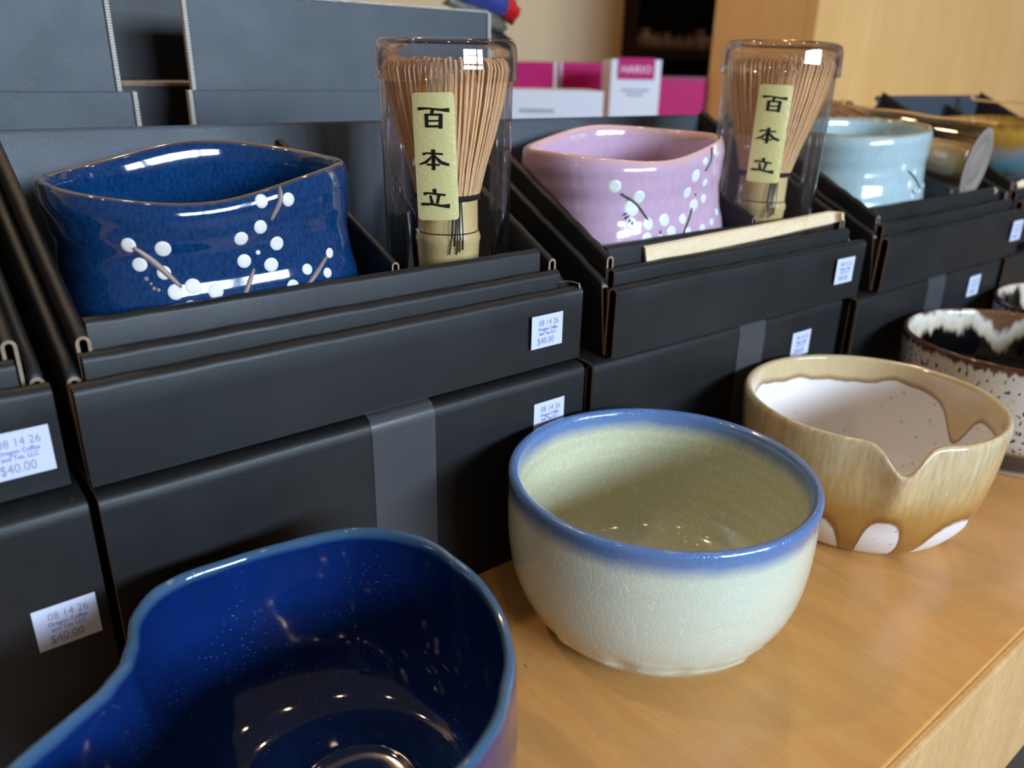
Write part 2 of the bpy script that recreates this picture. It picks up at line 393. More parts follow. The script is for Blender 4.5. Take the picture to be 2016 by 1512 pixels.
pi_ = [(.0621, .0725), (.0607, .0714), (.0601, .0690), (.0600, .062), (.0596, .05), (.0575, .034), (.053, .020), (.044, .0115), (.03, .008), (.015, .0068), (.004, .0064)]
def df(r, z, th, s):
    if not s and z < .022:
        wob_ = pnoise(th, 3, ((3, .3), (7, .5), (11, .6), (19, .5), (31, .35)))
        k = max(0, 1-abs(z-.0135)/.0075)
        r += k*wob_*.0007; z += .0008*k*pnoise(th, 9, ((4, .6), (9, .5), (17, .4)))
    if s and z < .06: r += .00012*sin(z*900+th*1.0)
    return (r*cos(th), r*sin(th), z)
cb = bowl('tea_bowl', (.1990, -.0690, 0), po, pi_, m_celadon(), df, 200, 8)
tag(cb, 'pale celadon crackle-glazed bowl with a blue rim on the counter', 'bowl')

# --- drip glazed pouring bowl
def m_drip():
    t = NT('tan_drip_glaze'); g = t.attr('glaze'); v = t.coord((1, 1, .12)); st = t.noise(v, 420, 4, .65); big = t.noise(t.coord((1, 1, .5)), 40, 3)
    d = t.attr('depth'); ins = t.attr('inside')
    sp = t.n('ShaderNodeTexVoronoi', i_Scale=150.); t.l(t.coord(), sp.inputs['Vector'])
    spk = t.math('MULTIPLY', t.ramp(sp.outputs['Distance'], [(.08, (1, 1, 1)), (.15, (0, 0, 0))]), t.math('GREATER_THAN', t.noise(t.coord(), 55, 1), .42))
    white = t.mix(t.math('MULTIPLY', spk, .55), lin((232, 226, 224)), lin((120, 96, 80)))
    low = t.ramp(t.math('MULTIPLY', d, 16), [(.12, lin((216, 196, 156))), (.40, lin((206, 180, 130))), (.62, lin((180, 136, 72))), (.95, lin((156, 104, 44)))])
    tan = t.mix(t.ramp(st, [(.35, (0, 0, 0)), (.75, (.6, .6, .6))]), low, lin((160, 116, 60)))
    tan = t.mix(t.math('MULTIPLY', t.math('GREATER_THAN', ins, .5), .75), tan, lin((206, 184, 142)))
    gg = t.math('ADD', g, t.math('MULTIPLY', t.math('SUBTRACT', t.noise(t.coord(), 240, 2), .5), .0012))
    edge = t.ramp(t.math('MULTIPLY_ADD', gg, 60, .5), [(.455, (0, 0, 0)), (.475, (1, 1, 1)), (.53, (.85, .85, .85)), (.72, (0, 0, 0))])
    tan = t.mix(edge, tan, lin((122, 80, 40)))
    gl = t.math('MULTIPLY_ADD', gg, 900, .5, True)
    t.col(t.mix(gl, white, tan)); t.set(Roughness=t.math('MULTIPLY_ADD', gl, -.30, .42), Coat_Weight=t.math('MULTIPLY', gl, .5), Coat_Roughness=.05)
    t.bump(gl, .35, .0008); return t.m
SPA = radians(-139)      # spout direction
def spoutw(th, w): 
    d = (th-SPA+pi) % (2*pi)-pi; return math.exp(-(d/w)**2)
def dd_(r, z, th, s):
    f = max(0, (z-.022)/.048)
    k = spoutw(th, .15); d = (th-SPA+pi) % (2*pi)-pi
    rr = r*(1+.010*cos(2*th)) + f*(.0070*k)
    z2 = z - (.0120*spoutw(th, .125))*f**1.5 + .0012*f*(spoutw(th, .36)-k)
    return (rr*cos(th), rr*sin(th), z2)
GAPS = ((-167, 9, .0215), (-139.5, 9.5, .0275), (-101, 17, .0235), (-58, 15, .0210), (-20, 10, .017), (12, 9, .014), (48, 13, .019), (85, 9, .013), (120, 11, .018), (152, 8, .014))
def glz(ins, dep, th):
    if ins:
        blob = .020*math.exp(-((((th+.42+pi) % (2*pi))-pi)/.17)**2) + .016*math.exp(-((((th-2.62+pi) % (2*pi))-pi)/.16)**2)
        return (.0135 + .0020*pnoise(th, 21) + blob) - dep
    best = .004
    for c, wd, hh in GAPS:
        d = ((th-radians(c)+pi) % (2*pi))-pi; u = d/radians(wd)
        if abs(u) < 1.35: best = min(best, ((abs(u)**2.6+((.0685-dep)/hh)**2.2)**.45-1)*hh*.55 if dep < .0685 else (abs(u)-1)*hh*.5)
    return best
po = [(.040, 0), (.0440, .0004), (.0475, .0020), (.0525, .0065), (.0580, .0150), (.0615, .027), (.0640, .041), (.0654, .054), (.0660, .063), (.0660, .0675), (.0650, .0697), (.0638, .0700)]
pi_ = [(.0638, .0700), (.0624, .0693), (.0617, .067), (.0611, .056), (.0602, .042), (.0578, .028), (.052, .0155), (.041, .0090), (.025, .0072), (.004, .0066)]
pb = bowl('pouring_bowl', (.3575, -.0770, 0), po, pi_, m_drip(), dd_, 320, 12, attrs={'glaze': glz})
tag(pb, 'white bowl with tan drip glaze and a notched pouring spout', 'bowl')

# --- front navy spouted bowl (outline of the rim from the photo, lower half completed by symmetry)
FC = Vector((.044, -.084))
RIMZ = .0700
outl = [(-.0500, -.0860), (-.0440, -.0785), (-.0370, -.0735), (-.0285, -.0685), (-.0190, -.0625), (-.0105, -.0530), (-.0055, -.0415), (-.0018, -.0290), (.0070, -.0180), (.0180, -.0142), (.0320, -.0150), (.0532, -.0196), (.0741, -.0298), (.0868, -.0480), (.0922, -.0711), (.0925, -.0925), (.0868, -.1080), (.0735, -.1240), (.0566, -.1372), (.0400, -.1435), (.0220, -.1435), (.0060, -.1360), (-.0055, -.1240), (-.0130, -.1130), (-.0230, -.1050), (-.0340, -.1010), (-.0440, -.0965), (-.0505, -.0915)]
pol = sorted((atan2(y-FC.y, x-FC.x) % (2*pi), math.hypot(x-FC.x, y-FC.y)) for x, y in outl)
def rout(th):
    th %= 2*pi; n = len(pol)
    for i in range(n):
        a, b = pol[i], pol[(i+1) % n]; bt = b[0]+(2*pi if i == n-1 else 0); tt = th+(2*pi if (i == n-1 and th < a[0]) else 0)
        if a[0] <= tt <= bt: 
            k = (tt-a[0])/((bt-a[0]) or 1); return lerp(a[1], b[1], k)
    return pol[0][1]
RT = [rout(2*pi*k/360) for k in range(360)]
for _ in range(5): RT = [(RT[k-1]+2*RT[k]+RT[(k+1) % 360])/4 for k in range(360)]
def rth(th):
    k = (th % (2*pi))/(2*pi)*360; i = int(k) % 360; return lerp(RT[i], RT[(i+1) % 360], k-int(k))
def dfb(r, z, th, s):
    f = max(0, min(1.08, z/RIMZ)); R0 = .060
    rr = rth(th); tgt = lerp(R0, rr, f**.75 if f < 1 else 1)
    off = r-R0*0 
    sc = tgt/R0
    x = (r if r < .03 else (R0*sc + (r-R0)))*1.0
    if r < .03: x = r
    else: x = lerp(r, tgt+(r-R0), min(1, (r-.03)/.015))
    zz = z + .0030*f*f*sin(2*th+.5) + .0012*f*sin(3*th)
    return (x*cos(th), x*sin(th), zz)
def m_navyglaze(name, rimc, deepc, midc, speck=True, rimw=.0035):
    t = NT(name); d = t.attr('depth'); ins = t.attr('inside'); v = t.coord((1, 1, .5)); n = t.noise(v, 45, 4); n2 = t.noise(t.coord(), 700, 3)
    dd = t.math('ADD', d, t.math('MULTIPLY', t.math('SUBTRACT', n, .5), .003))
    c = t.mix(n, lin(deepc), lin(midc))
    if speck:
        sv = t.n('ShaderNodeTexVoronoi', i_Scale=620.); t.l(t.coord(), sv.inputs['Vector'])
        sp = t.math('MULTIPLY', t.ramp(sv.outputs['Distance'], [(.07, (1, 1, 1)), (.15, (0, 0, 0))]), t.ramp(t.noise(t.coord(), 30, 2), [(.50, (0, 0, 0)), (.6, (.8, .8, .8))]))
        c = t.mix(sp, c, lin((120, 150, 200)))
    rim = t.ramp(t.math('MULTIPLY', dd, 1/rimw/2), [(.0, (1, 1, 1)), (.5, (.9, .9, .9)), (1., (0, 0, 0))])
    t.col(t.mix(rim, c, lin(rimc))); t.set(Roughness=.07, Coat_Weight=.5, Coat_Roughness=.03); t.bump(n, .12, .001); return t.m
po = [(.036, 0), (.040, .0003), (.041, .003), (.044, .0055), (.050, .012), (.055, .024), (.0580, .040), (.0594, .055), (.0602, .064), (.0600, .0685), (.0590, .0700), (.0580, .0700)]
pi_ = [(.0580, .0700), (.0570, .0690), (.0565, .0660), (.0558, .055), (.0544, .040), (.0515, .026), (.0460, .0155), (.0400, .0100), (.0340, .0085), (.0240, .0082), (.0205, .0094), (.0180, .0086), (.012, .0080), (.004, .0080)]
fb = bowl('spouted_bowl', (FC.x, FC.y, 0), po, pi_, m_navyglaze('deep_navy_glaze', (60, 92, 124), (6, 26, 76), (14, 44, 106), rimw=.0018), dfb, 240, 8)
tag(fb, 'large dark navy glazed bowl with a wavy rim and long spout', 'bowl')

# --- speckled black and white bowls on the right
def m_tenmoku():
    t = NT('speckled_tenmoku_glaze'); d = t.attr('depth'); ins = t.attr('inside')
    sv = t.noise(t.coord((1, 1, .6)), 420, 2, .5); spots = t.ramp(sv, [(.60, (0, 0, 0)), (.635, (1, 1, 1))])
    out = t.mix(spots, lin((212, 208, 200)), lin((30, 24, 20)))
    low = t.ramp(t.math('MULTIPLY', d, 10), [(.50, (0, 0, 0)), (.52, (1, 1, 1))]); 
    st = t.noise(t.coord((1, 1, .06)), 320, 3); dd = t.math('ADD', d, t.math('MULTIPLY', t.math('SUBTRACT', st, .5), .014))
    rim = t.ramp(t.math('MULTIPLY', dd, 60), [(.12, lin((86, 46, 28))), (.30, lin((60, 36, 26))), (.40, (0, 0, 0))]); rm = t.ramp(t.math('MULTIPLY', dd, 60), [(.20, (1, 1, 1)), (.34, (0, 0, 0))])
    out = t.mix(rm, out, rim)
    big = t.noise(t.coord((1, 1, .3)), 26, 4); di = t.math('ADD', d, t.math('MULTIPLY', t.math('SUBTRACT', big, .52), .09))
    inn = t.ramp(t.math('MULTIPLY', di, 16), [(.02, lin((112, 78, 52))), (.10, lin((222, 214, 200))), (.24, lin((196, 180, 156))), (.30, lin((20, 16, 14))), (.34, lin((6, 7, 9)))])
    out = t.mix(t.ramp(d, [(.0595, (0, 0, 0)), (.0605, (1, 1, 1))]), out, lin((74, 60, 48))); out = t.mix(t.ramp(d, [(.0705, (0, 0, 0)), (.0712, (1, 1, 1))]), out, lin((214, 190, 172)))
    t.col(t.mix(ins, out, inn)); t.set(Roughness=.10, Coat_Weight=.4); return t.m
MT = m_tenmoku(); M_FOOT = plain('bare_dark_clay', (66, 54, 44), .6, noise=.2)
po = [(.046, 0.0), (.0505, .0004), (.0512, .0022), (.0500, .0045), (.0490, .0115), (.0515, .0135), (.0605, .020), (.0650, .032), (.0675, .048), (.0690, .064), (.0695, .0715), (.0686, .0738), (.0674, .074)]
pi_ = [(.0674, .074), (.066, .0728), (.0652, .069), (.064, .055), (.061, .038), (.053, .022), (.040, .0135), (.022, .0105), (.004, .010)]
def m_foot_mix(): return MT
t5 = bowl('tea_bowl', (.5185, -.0905, 0), po, pi_, MT, None, 160, 8)
tag(t5, 'white bowl with black specks, brown rim and glossy black inside', 'bowl')
po6 = [(r*1.01, z*.96) for r, z in po]; pi6 = [(r*1.01, z*.96) for r, z in pi_]
t6 = bowl('tea_bowl', (.6690, -.0895, 0), po6, pi6, MT, None, 140, 8, rz=2.2)
tag(t6, 'brown rimmed pale bowl at the end of the counter, before the last box', 'bowl')

# --- warped blossom bowls in the boxes
def superr(th, a, b, n): return (abs(cos(th)/a)**n+abs(sin(th)/b)**n)**(-1/n)
def warped(name, loc, mat, a, b, H, n=3.0, shear=(0, 0), wave=(.0, .0, .0), waist=.002, rz=0, nr=2.1, flare=0.):
    """rim height = H + wave[0]*sin + wave[1]*cos + wave[2]*cos2"""
    po = [(.62, 0), (.70, .0004), (.76, .003), (.90, .009), (.985, .020), (1.0, .034), (.985, .050), (.975, .062), (1.0, .076), (1.0, .0815), (.985, .0842), (.965, .0848)]
    pin = [(.965, .0848), (.93, .0838), (.905, .0800), (.893, .070), (.90, .055), (.90, .035), (.84, .019), (.66, .0105), (.4, .008), (.05, .0075)]
    k = H/.0848
    def de(r, z, t, s):
        f = z/.0848; r *= 1+flare*(1-f); nn = lerp(n, nr, max(0, min(1, (f-.45)/.55))); R0 = superr(t, a, b, nn); rr = r*R0
        if not s: rr -= waist*math.exp(-((f-.66)/.16)**2)
        rr += .00018*sin(9*f*2*pi*.9+2*sin(t))*(1 if not s else .3)
        w = wave[0]*sin(t)+wave[1]*cos(t)+wave[2]*cos(2*t)+wave[3]*cos(3*t+2.356)
        return (rr*cos(t)+shear[0]*(1-f), rr*sin(t)+shear[1]*(1-f), z*k+w*f**3)
    o = bowl(name, loc, po, pin, mat, de, 200, 8, rz); return o
def deco(o, dots, twigs, mpetal, mtwig, nm='blossom_petal', lift=.00022):
    """glazed-on plum blossoms: petals and twigs laid on the outside of bowl o at photo pixels"""
    bpy.context.view_layer.update(); M = o.matrix_world; Mi = M.inverted()
    bv = BVHTree.FromPolygons([v.co for v in o.data.vertices], [tuple(p.vertices) for p in o.data.polygons])
    c0 = Mi @ CAM
    def hit(u, v):
        d = (Mi.to_3x3() @ ray(u, v)).normalized(); h = bv.ray_cast(c0, d); return (h[0], h[1]) if h[0] else (None, None)
    def snap(p, nrm, up):
        h = bv.ray_cast(p+nrm*.004, -nrm, .012)
        return (h[0]+h[1]*up) if h[0] else p+nrm*up
    for it in dots:
        u, v = it[0], it[1]; rpx = it[2] if len(it) > 2 else 15
        p, nr = hit(u, v)
        if p is None: continue
        q1 = None; r = rpx/FPX*(M @ p-CAM).dot(CF)*(it[3] if len(it) > 3 else 1.0)
        ex = Vector((0, 0, 1)).cross(nr).normalized(); ey = nr.cross(ex); n = 18; vs = []; fs = []
        jx = 1+random.uniform(-.06, .06)
        for rr, up in ((.0, lift*1.25), (.55, lift*1.15), (.85, lift*.8), (1.0, -.0002)):
            for k in range(n if rr else 1):
                a = 2*pi*k/n; vs.append(snap(p+ex*cos(a)*r*rr*jx+ey*sin(a)*r*rr, nr, up))
        for k in range(n): fs.append((0, 1+k, 1+(k+1) % n))
        for j in range(2):
            for k in range(n): a = 1+j*n+k; b = 1+j*n+(k+1) % n; fs.append((a, a+n, b+n, b))
        obj(nm, vs, fs, mpetal, o)
    for tw in twigs:
        pts, w = tw[:-1], tw[-1]; C = []
        fine = catmull(pts, 5) if len(pts) > 2 else [tuple(lerp(a, b, k/6) for a, b in zip(pts[0], pts[1])) for k in range(7)]
        for u, v in fine:
            p, nr = hit(u, v)
            if p is not None: C.append((p, nr))
        if len(C) < 2: continue
        vs, fs = [], []
        for i, (p, nr) in enumerate(C):
            d = (C[min(i+1, len(C)-1)][0]-C[max(i-1, 0)][0]).normalized(); s = d.cross(nr).normalized(); ww = w*(.45+.75*sin(pi*(i+.6)/(len(C)+.2)))
            vs += [p+s*ww+nr*.0001, p+s*ww*.5+nr*.0009, p-s*ww*.5+nr*.0009, p-s*ww+nr*.0001]
        for i in range(len(C)-1):
            for j in range(3): a = i*4+j; fs.append((a, a+4, a+5, a+1))
        fs += [(0, 1, 2, 3), tuple(len(vs)-1-k for k in range(4))]
        obj('blossom_twig', vs, fs, mtwig, o)
def m_blossomglaze(name, deep, mid, rimc, rimw, rough=.08, coat=.6, nstr=900):
    t = NT(name); d = t.attr('depth'); v = t.coord((1, 1, .45)); n = t.noise(v, nstr, 4, .7); b = t.noise(t.coord(), 35, 4)
    c = t.mix(t.ramp(n, [(.3, (0, 0, 0)), (.75, (1, 1, 1))]), lin(deep), lin(mid)); c = t.mix(t.math('MULTIPLY', b, .45), c, lin(deep))
    dd = t.math('ADD', d, t.math('MULTIPLY', t.math('SUBTRACT', b, .5), .002))
    rim = t.ramp(t.math('MULTIPLY', dd, .5/rimw), [(.0, (1, 1, 1)), (.35, (.8, .8, .8)), (1., (0, 0, 0))])
    t.col(t.mix(rim, c, lin(rimc))); t.set(Roughness=rough, Coat_Weight=coat, Coat_Roughness=.04); t.bump(b, .10, .002); return t.m
M_PETAL = plain('white_blossom_glaze', (222, 216, 210), .55, .4, noise=.05, nscale=200); M_TWIG = plain('brown_blossom_twig', (140, 120, 112), .4); M_TWIGD = plain('dark_blossom_twig', (84, 78, 74), .45)
M_PETALB = plain('pale_blossom_glaze', (216, 222, 218), .3, .5)
UB = UZ+.0038
nb = warped('blossom_bowl', (.0690, .0745, UB), m_blossomglaze('navy_speckled_glaze', (6, 34, 74), (24, 72, 122), (92, 74, 60), .0006), .0580, .0455, .0885, 3.2, (.0015, -.002), (.0044, .0033, .0002, .0019), .0015, nr=2.5)
tag(nb, 'navy speckled tea bowl with white plum blossoms, in an open black box', 'bowl')
nd = [(515, 396), (568, 393), (513, 447), (475, 470), (545, 479), (481, 514), (534, 521), (253, 483, 16), (321, 490, 17), (275, 521), (323, 537), (346, 575, 17), (380, 564, 17), (425, 573, 17), (376, 606, 16), (649, 498, 11), (605, 530, 12), (645, 537, 11), (577, 563, 14), (557, 582, 11), (612, 577, 11), (400, 601, 6), (508, 497, 5)]
ntw = [((550, 368), (552, 395), (533, 434), .0008), ((263, 487), (305, 518), (358, 566), .0010), ((500, 529), (488, 565), (476, 596), .0008), ((642, 506), (622, 540), (602, 566), .0008)]
deco(nb, nd, ntw, M_PETAL, M_TWIG)
deco(nb, [(288, 549, 5), (297, 559, 3.5), (303, 568, 4), (312, 571, 4)], [], M_TWIG, M_TWIG, 'blossom_stamen')
kb = warped('blossom_bowl', (.3005, .0615, UB), m_blossomglaze('pink_speckled_glaze', (190, 156, 182), (204, 174, 196), (212, 168, 164), .0022, .12, .6, 300), .0595, .0460, .0915, 3.2, (.002, -.001), (.0030, .0044, .0004, .0015), .0020, rz=-.02, nr=2.3)
tag(kb, 'pink tea bowl with white plum blossoms, in an open black box', 'bowl')
kd = [(1210, 367, 14), (1258, 388, 14), (1243, 411, 18), (1243, 441, 14), (1276, 441, 14), (1308, 433, 14), (1322, 457, 14), (1274, 470, 14), (1300, 472, 11), (1344, 431, 11), (1366, 404, 13), (1353, 379, 12), (1370, 346, 14), (1388, 360, 9), (1385, 391, 10), (1389, 318, 9), (1408, 298, 8), (1411, 417, 8), (1401, 437, 8), (1383, 449, 9), (1355, 456, 10)]
ktw = [((1223, 381), (1252, 401), (1275, 433), .0006), ((1361, 409), (1356, 430), (1344, 460), .0005), ((1400, 291), (1399, 315), (1388, 336), .0005), ((1227, 423), (1234, 420), .0005), ((1230, 431), (1238, 424), .0005), ((1237, 438), (1241, 432), .0005), ((1244, 443), (1244, 436), .0005)]
deco(kb, kd, ktw, M_PETALB, M_TWIGD)
deco(kb, [(1300, 457, 4), (1369, 383, 3)], [], M_TWIGD, M_TWIGD, 'blossom_centre')
lb = warped('blossom_bowl', (.5390, .0550, UB), m_blossomglaze('pale_blue_glaze', (160, 184, 190), (178, 202, 206), (140, 122, 96), .0012, .14, .6, 200), .0580, .0460, .0945, 2.4, (0, -.001), (.002, .003, .0, .0), .0010, flare=.04)
tag(lb, 'pale blue tea bowl with a few white blossoms, in an open black box', 'bowl')
ld = [(1779, 330, 8), (1801, 340, 7), (1791, 363, 9), (1800, 378, 7), (1810, 376, 6), (1818, 365, 5), (1797, 385, 6)]
deco(lb, ld, [((1787, 336), (1800, 350), (1810, 371), .0006), ((1796, 373), (1799, 384), .0004)], M_PETALB, M_TWIGD)
def m_amber():
    t = NT('amber_teal_drip_glaze'); d = t.attr('depth'); v = t.coord((1, 1, .10)); st = t.noise(v, 300, 3); dd = t.math('ADD', d, t.math('MULTIPLY', t.math('SUBTRACT', st, .5), .012))
    c = t.ramp(t.math('MULTIPLY', dd, 16), [(.0, lin((120, 76, 30))), (.10, lin((176, 136, 52))), (.26, lin((150, 110, 40))), (.36, lin((120, 120, 120))), (.5, lin((70, 110, 120))), (.72, lin((60, 30, 28))), (.9, lin((14, 12, 14)))])
    t.col(c); t.set(Roughness=.08, Coat_Weight=.5); return t.m
po = [(.030, 0), (.034, .0005), (.036, .006), (.050, .016), (.060, .034), (.0645, .055), (.066, .072), (.0655, .0855), (.0645, .088), (.0632, .088)]
pi_ = [(.0632, .088), (.062, .0865), (.0612, .08), (.060, .055), (.053, .03), (.035, .015), (.01, .012)]
ab = bowl('tea_bowl', (.7720, .0470, UB+.006), po, pi_, m_amber(), lambda r, z, th, s: (r*cos(th)*(1+.03*cos(2*th)), r*sin(th), z+.0015*sin(3*th)*(z/.088)), 120, 8)
tag(ab, 'amber and teal drip-glazed bowl in the last open black box', 'bowl')

# ------------------------------------------------------------------ whisk tubes
def lathe(name, prof, mat, parent, n=72):
    vs, fs = [], []
    for r, z in prof:
        for k in range(n): vs.append((r*cos(2*pi*k/n), r*sin(2*pi*k/n), z))
    for i in range(len(prof)-1):
        for k in range(n): a, b = i*n+k, i*n+(k+1) % n; fs.append((a, b, b+n, a+n))
    return obj(name, vs, fs, mat, parent)
def strokes_patch(strokes, mat, parent, wrap, name='lettering'):
    """strokes: (x0,y0,w0,x1,y1,w1) in sticker fractions -> little quads wrapped on the tube"""
    for grp in strokes:
        vs, fs = [], []
        for (x0, y0, w0, x1, y1, w1) in grp:
            L = math.hypot(x1-x0, (y1-y0)); nx, ny = -(y1-y0)/L, (x1-x0)/L; N = 8; b = len(vs)
            for k in range(N+1):
                t = k/N; w = lerp(w0, w1, t)/2; x, y = lerp(x0, x1, t), lerp(y0, y1, t); vs += [wrap(x+nx*w, y+ny*w), wrap(x-nx*w, y-ny*w)]
            for k in range(N): a = b+2*k; fs.append((a, a+1, a+3, a+2))
        obj(name, vs, fs, mat, parent, False)
def S(*a): return tuple(((x0-158)/1., (y0-82)/1., w0, (x1-158)/1., (y1-82)/1., w1) for x0, y0, w0, x1, y1, w1 in a)
HYAKU = S((214, 208, 26, 300, 205, 14), (300, 205, 14, 400, 218, 18), (400, 218, 18, 472, 222, 34), (338, 212, 26, 326, 262, 22), (284, 248, 30, 282, 356, 26), (402, 250, 30, 396, 366, 30), (275, 254, 16, 412, 256, 18), (285, 304, 14, 398, 304, 14), (280, 347, 18, 400, 348, 18))
HON = S((236, 572, 26, 268, 562, 14), (268, 562, 14, 405, 572, 16), (326, 532, 32, 322, 702, 28), (316, 586, 12, 262, 636, 24), (262, 636, 24, 203, 656, 12), (334, 584, 12, 385, 640, 28), (385, 640, 28, 452, 662, 22), (266, 656, 16, 374, 660, 16))
RITSU = S((318, 858, 32, 321, 896, 28), (226, 902, 30, 262, 893, 16), (262, 893, 16, 410, 912, 18), (281, 912, 16, 296, 980, 26), (354, 914, 26, 338, 982, 20), (200, 988, 26, 300, 988, 18), (300, 988, 18, 380, 1004, 22), (380, 1004, 22, 442, 1006, 40))
def whisk_tube(loc, rot, face, tilt, lab_t, lab_w, R=.0300, HT=.1385, sk=1.0, paper=True, sticker_on=True, base_disc=False):
    T = empty('whisk_tube', loc, label=lab_t, cat='tube', group='clear plastic whisk tubes', rot=rot)
    lathe('tube_body', [(R*.2, .0012), (R*.93, .0010), (R*.965, .002), (R*.975, .006), (R*.985, HT*.5), (R, HT*.86), (R, HT-.006)], M_TUBE, T, 96)
    Rl = R*1.075
    lathe('tube_lid', [(Rl*1.012, HT-.0165), (Rl, HT-.0162), (Rl*.985, HT-.010), (Rl*.98, HT-.004), (Rl*.955, HT-.0008), (Rl*.90, HT+.0006), (Rl*.5, HT+.0004), (Rl*.02, HT+.0004)], M_LID, T, 96)
    if sticker_on:
        w, h = .0182, .0528; vs, fs = [], []; nu, nv = 16, 30
        def wrap(x, y, up=.0006):     # x: 0..358 , y: 0..1045 in sticker units
            px = (x/358-.5)*w; py = (.5-y/1045)*h
            qx = px*cos(tilt)-py*sin(tilt); qy = px*sin(tilt)+py*cos(tilt)
            a = face+qx/R; rr = R*(.992+.0)+up; return (rr*cos(a), rr*sin(a), HT*.660+qy)
        # rounded rectangle
        rad = 34; out = []
        for cx, cy, a0 in ((358-rad, rad, -pi/2), (358-rad, 1045-rad, 0), (rad, 1045-rad, pi/2), (rad, rad, pi)):
            for k in range(6): a = a0+pi/2*k/5; out.append((cx+cos(a)*rad, cy+sin(a)*rad))
        rows = [0, 6, 14, 24, 34] + [lerp(34, 1011, k/24) for k in range(1, 24)] + [1011, 1021, 1031, 1039, 1045]
        for y in rows:
            e = 0
            if y < rad: e = rad-sqrt(max(0, rad*rad-(rad-y)**2))
            if y > 1045-rad: e = rad-sqrt(max(0, rad*rad-(y-1045+rad)**2))
            for k in range(nu+1): vs.append(wrap(lerp(e, 358-e, k/nu), y))
        m = nu+1
        for i in range(len(rows)-1):
            for k in range(nu): a = i*m+k; fs.append((a, a+m, a+m+1, a+1))
        s = obj('gold_sticker', vs, fs, M_GOLD, T); s['label'] = 'gold foil sticker with three black brush characters'
        strokes_patch((HYAKU, HON, RITSU), M_INK, s, lambda x, y: wrap(x, y, .0009))
    if base_disc: lathe('end_disc', [(R*.96, -.0004), (R*.90, -.0012), (R*.72, -.0014), (R*.66, .0006), (R*.45, .0006), (R*.40, -.0008), (R*.2, -.0008), (R*.02, -.0002)], plain('frosted_plastic', (138, 126, 118), .3), T, 48)
    # whisk inside
    Wk = empty('bamboo_whisk', loc, label=lab_w, cat='whisk', group='bamboo tea whisks in tubes', rot=rot)
    rh = .0147
    lathe('handle', [(0.002, .0026), (rh*.9, .0026), (rh*1.0, .0034), (rh*.985, .02), (rh*.975, .040), (rh*1.02, .0500), (rh*1.06, .0520), (rh*1.03, .0540), (rh*.97, .0560), (rh*.96, .068), (rh*.94, .074), (rh*.7, .075)], M_BAMBOO, Wk, 48)
    lathe('node_ring', [(rh*.98, .0548), (rh*.995, .0553), (rh*.98, .0558)], M_THREAD, Wk, 48)
    lathe('thread_binding', [(rh*.95, .0700), (rh*1.05, .0706), (rh*1.06, .0720), (rh*1.04, .0732), (rh*.95, .0736)], M_THREAD, Wk, 48)
    ca, sa = cos(face+.42), sin(face+.42); tv, tf = [], []
    for j in range(5):
        a = face+.30+.075*j; b = len(tv); zt, zb = .0705, .0705-(.024, .020, .024, .023, .022)[j]
        for k in range(7):
            t = k/6; aa = a+(.10 if j == 0 else .0)*(-t)+.03*sin(3*t+j); r = rh*1.06+.0012*sin(pi*t); z = lerp(zt, zb, t)
            for q in range(4): g = q*pi/2; tv.append((cos(aa)*r+.00035*cos(g)*-sin(aa)+.00035*sin(g)*cos(aa), sin(aa)*r+.00035*cos(g)*cos(aa)+.00035*sin(g)*sin(aa), z))
        for k in range(6):
            for q in range(4): p0 = b+k*4+q; p1 = b+k*4+(q+1) % 4; tf.append((p0, p1, p1+4, p0+4))
    obj('thread_tassel', tv, tf, M_THREAD, Wk)
    # tines
    vs, fs = [], []
    def tine(a, path, hw, ht):
        b = len(vs)
        for (r, z) in path:
            for dx, dr in ((-hw, -ht), (hw, -ht), (hw, ht), (-hw, ht)):
                rr = r+dr; vs.append((cos(a)*rr-sin(a)*dx, sin(a)*rr+cos(a)*dx, z))
        for k in range(len(path)-1):
            for q in range(4): p0, p1 = b+k*4+q, b+k*4+(q+1) % 4; fs.append((p0, p1, p1+4, p0+4))
    rt = R*.945; zt = HT-.0055
    for k in range(72):
        a = 2*pi*(k+random.uniform(-.2, .2))/72; f = rt+random.uniform(-.0008, .0002); z1 = zt-.006+random.uniform(-.0006, .0006)
        tine(a, [(rh*.97, .070), (lerp(rh, f, .25), lerp(.074, z1, .22)), (lerp(rh, f, .52), lerp(.074, z1, .45)), (lerp(rh, f, .80), lerp(.074, z1, .72)), (lerp(rh, f, .95), lerp(.074, z1, .92)), (f, z1), (f-.0009, z1+.0026), (f-.0030, z1+.0042), (f-.0052, z1+.0036)], .00052, .0003)
    for k in range(46):
        a = 2*pi*(k+random.uniform(-.3, .3))/46; f = R*.42+random.uniform(-.0018, .0018); z1 = zt-.010+random.uniform(-.002, .002)
        tine(a, [(rh*.80, .070), (rh*.72, .085), (lerp(rh*.7, f, .5), .105), (f, z1), (f-.001, z1+.003)], .00050, .0003)
    tag(obj('tines', vs, fs, M_TINE, Wk, False), kind='stuff')
    if paper:
        vs, fs = [], []
        for k in range(9):
            t = k/8; z = lerp(.004, .0640, t); r1 = rh*1.10
            for j in range(5):
                a = face-1.50+.13*j+.05*sin(4*t); rr = r1+.0030+.0012*sin(5*t+j*.6); vs.append((cos(a)*rr, sin(a)*rr, z))
        for k in range(8):
            for j in range(4): a = k*5+j; fs.append((a, a+1, a+6, a+5))
        tag(obj('paper_slip', vs, fs, M_PAPER, Wk), 'slip of white paper beside the handle')
    return T
def facing(loc, off): d = CAM-Vector(loc); return atan2(d.y, d.x)+off
L1 = (.1770, .0560, UB); whisk_tube(L1, (0, 0, 0), facing(L1, -.17), .035, 'upright clear whisk tube with gold sticker, in the navy bowl box', 'bamboo whisk standing in the tube beside the navy bowl')
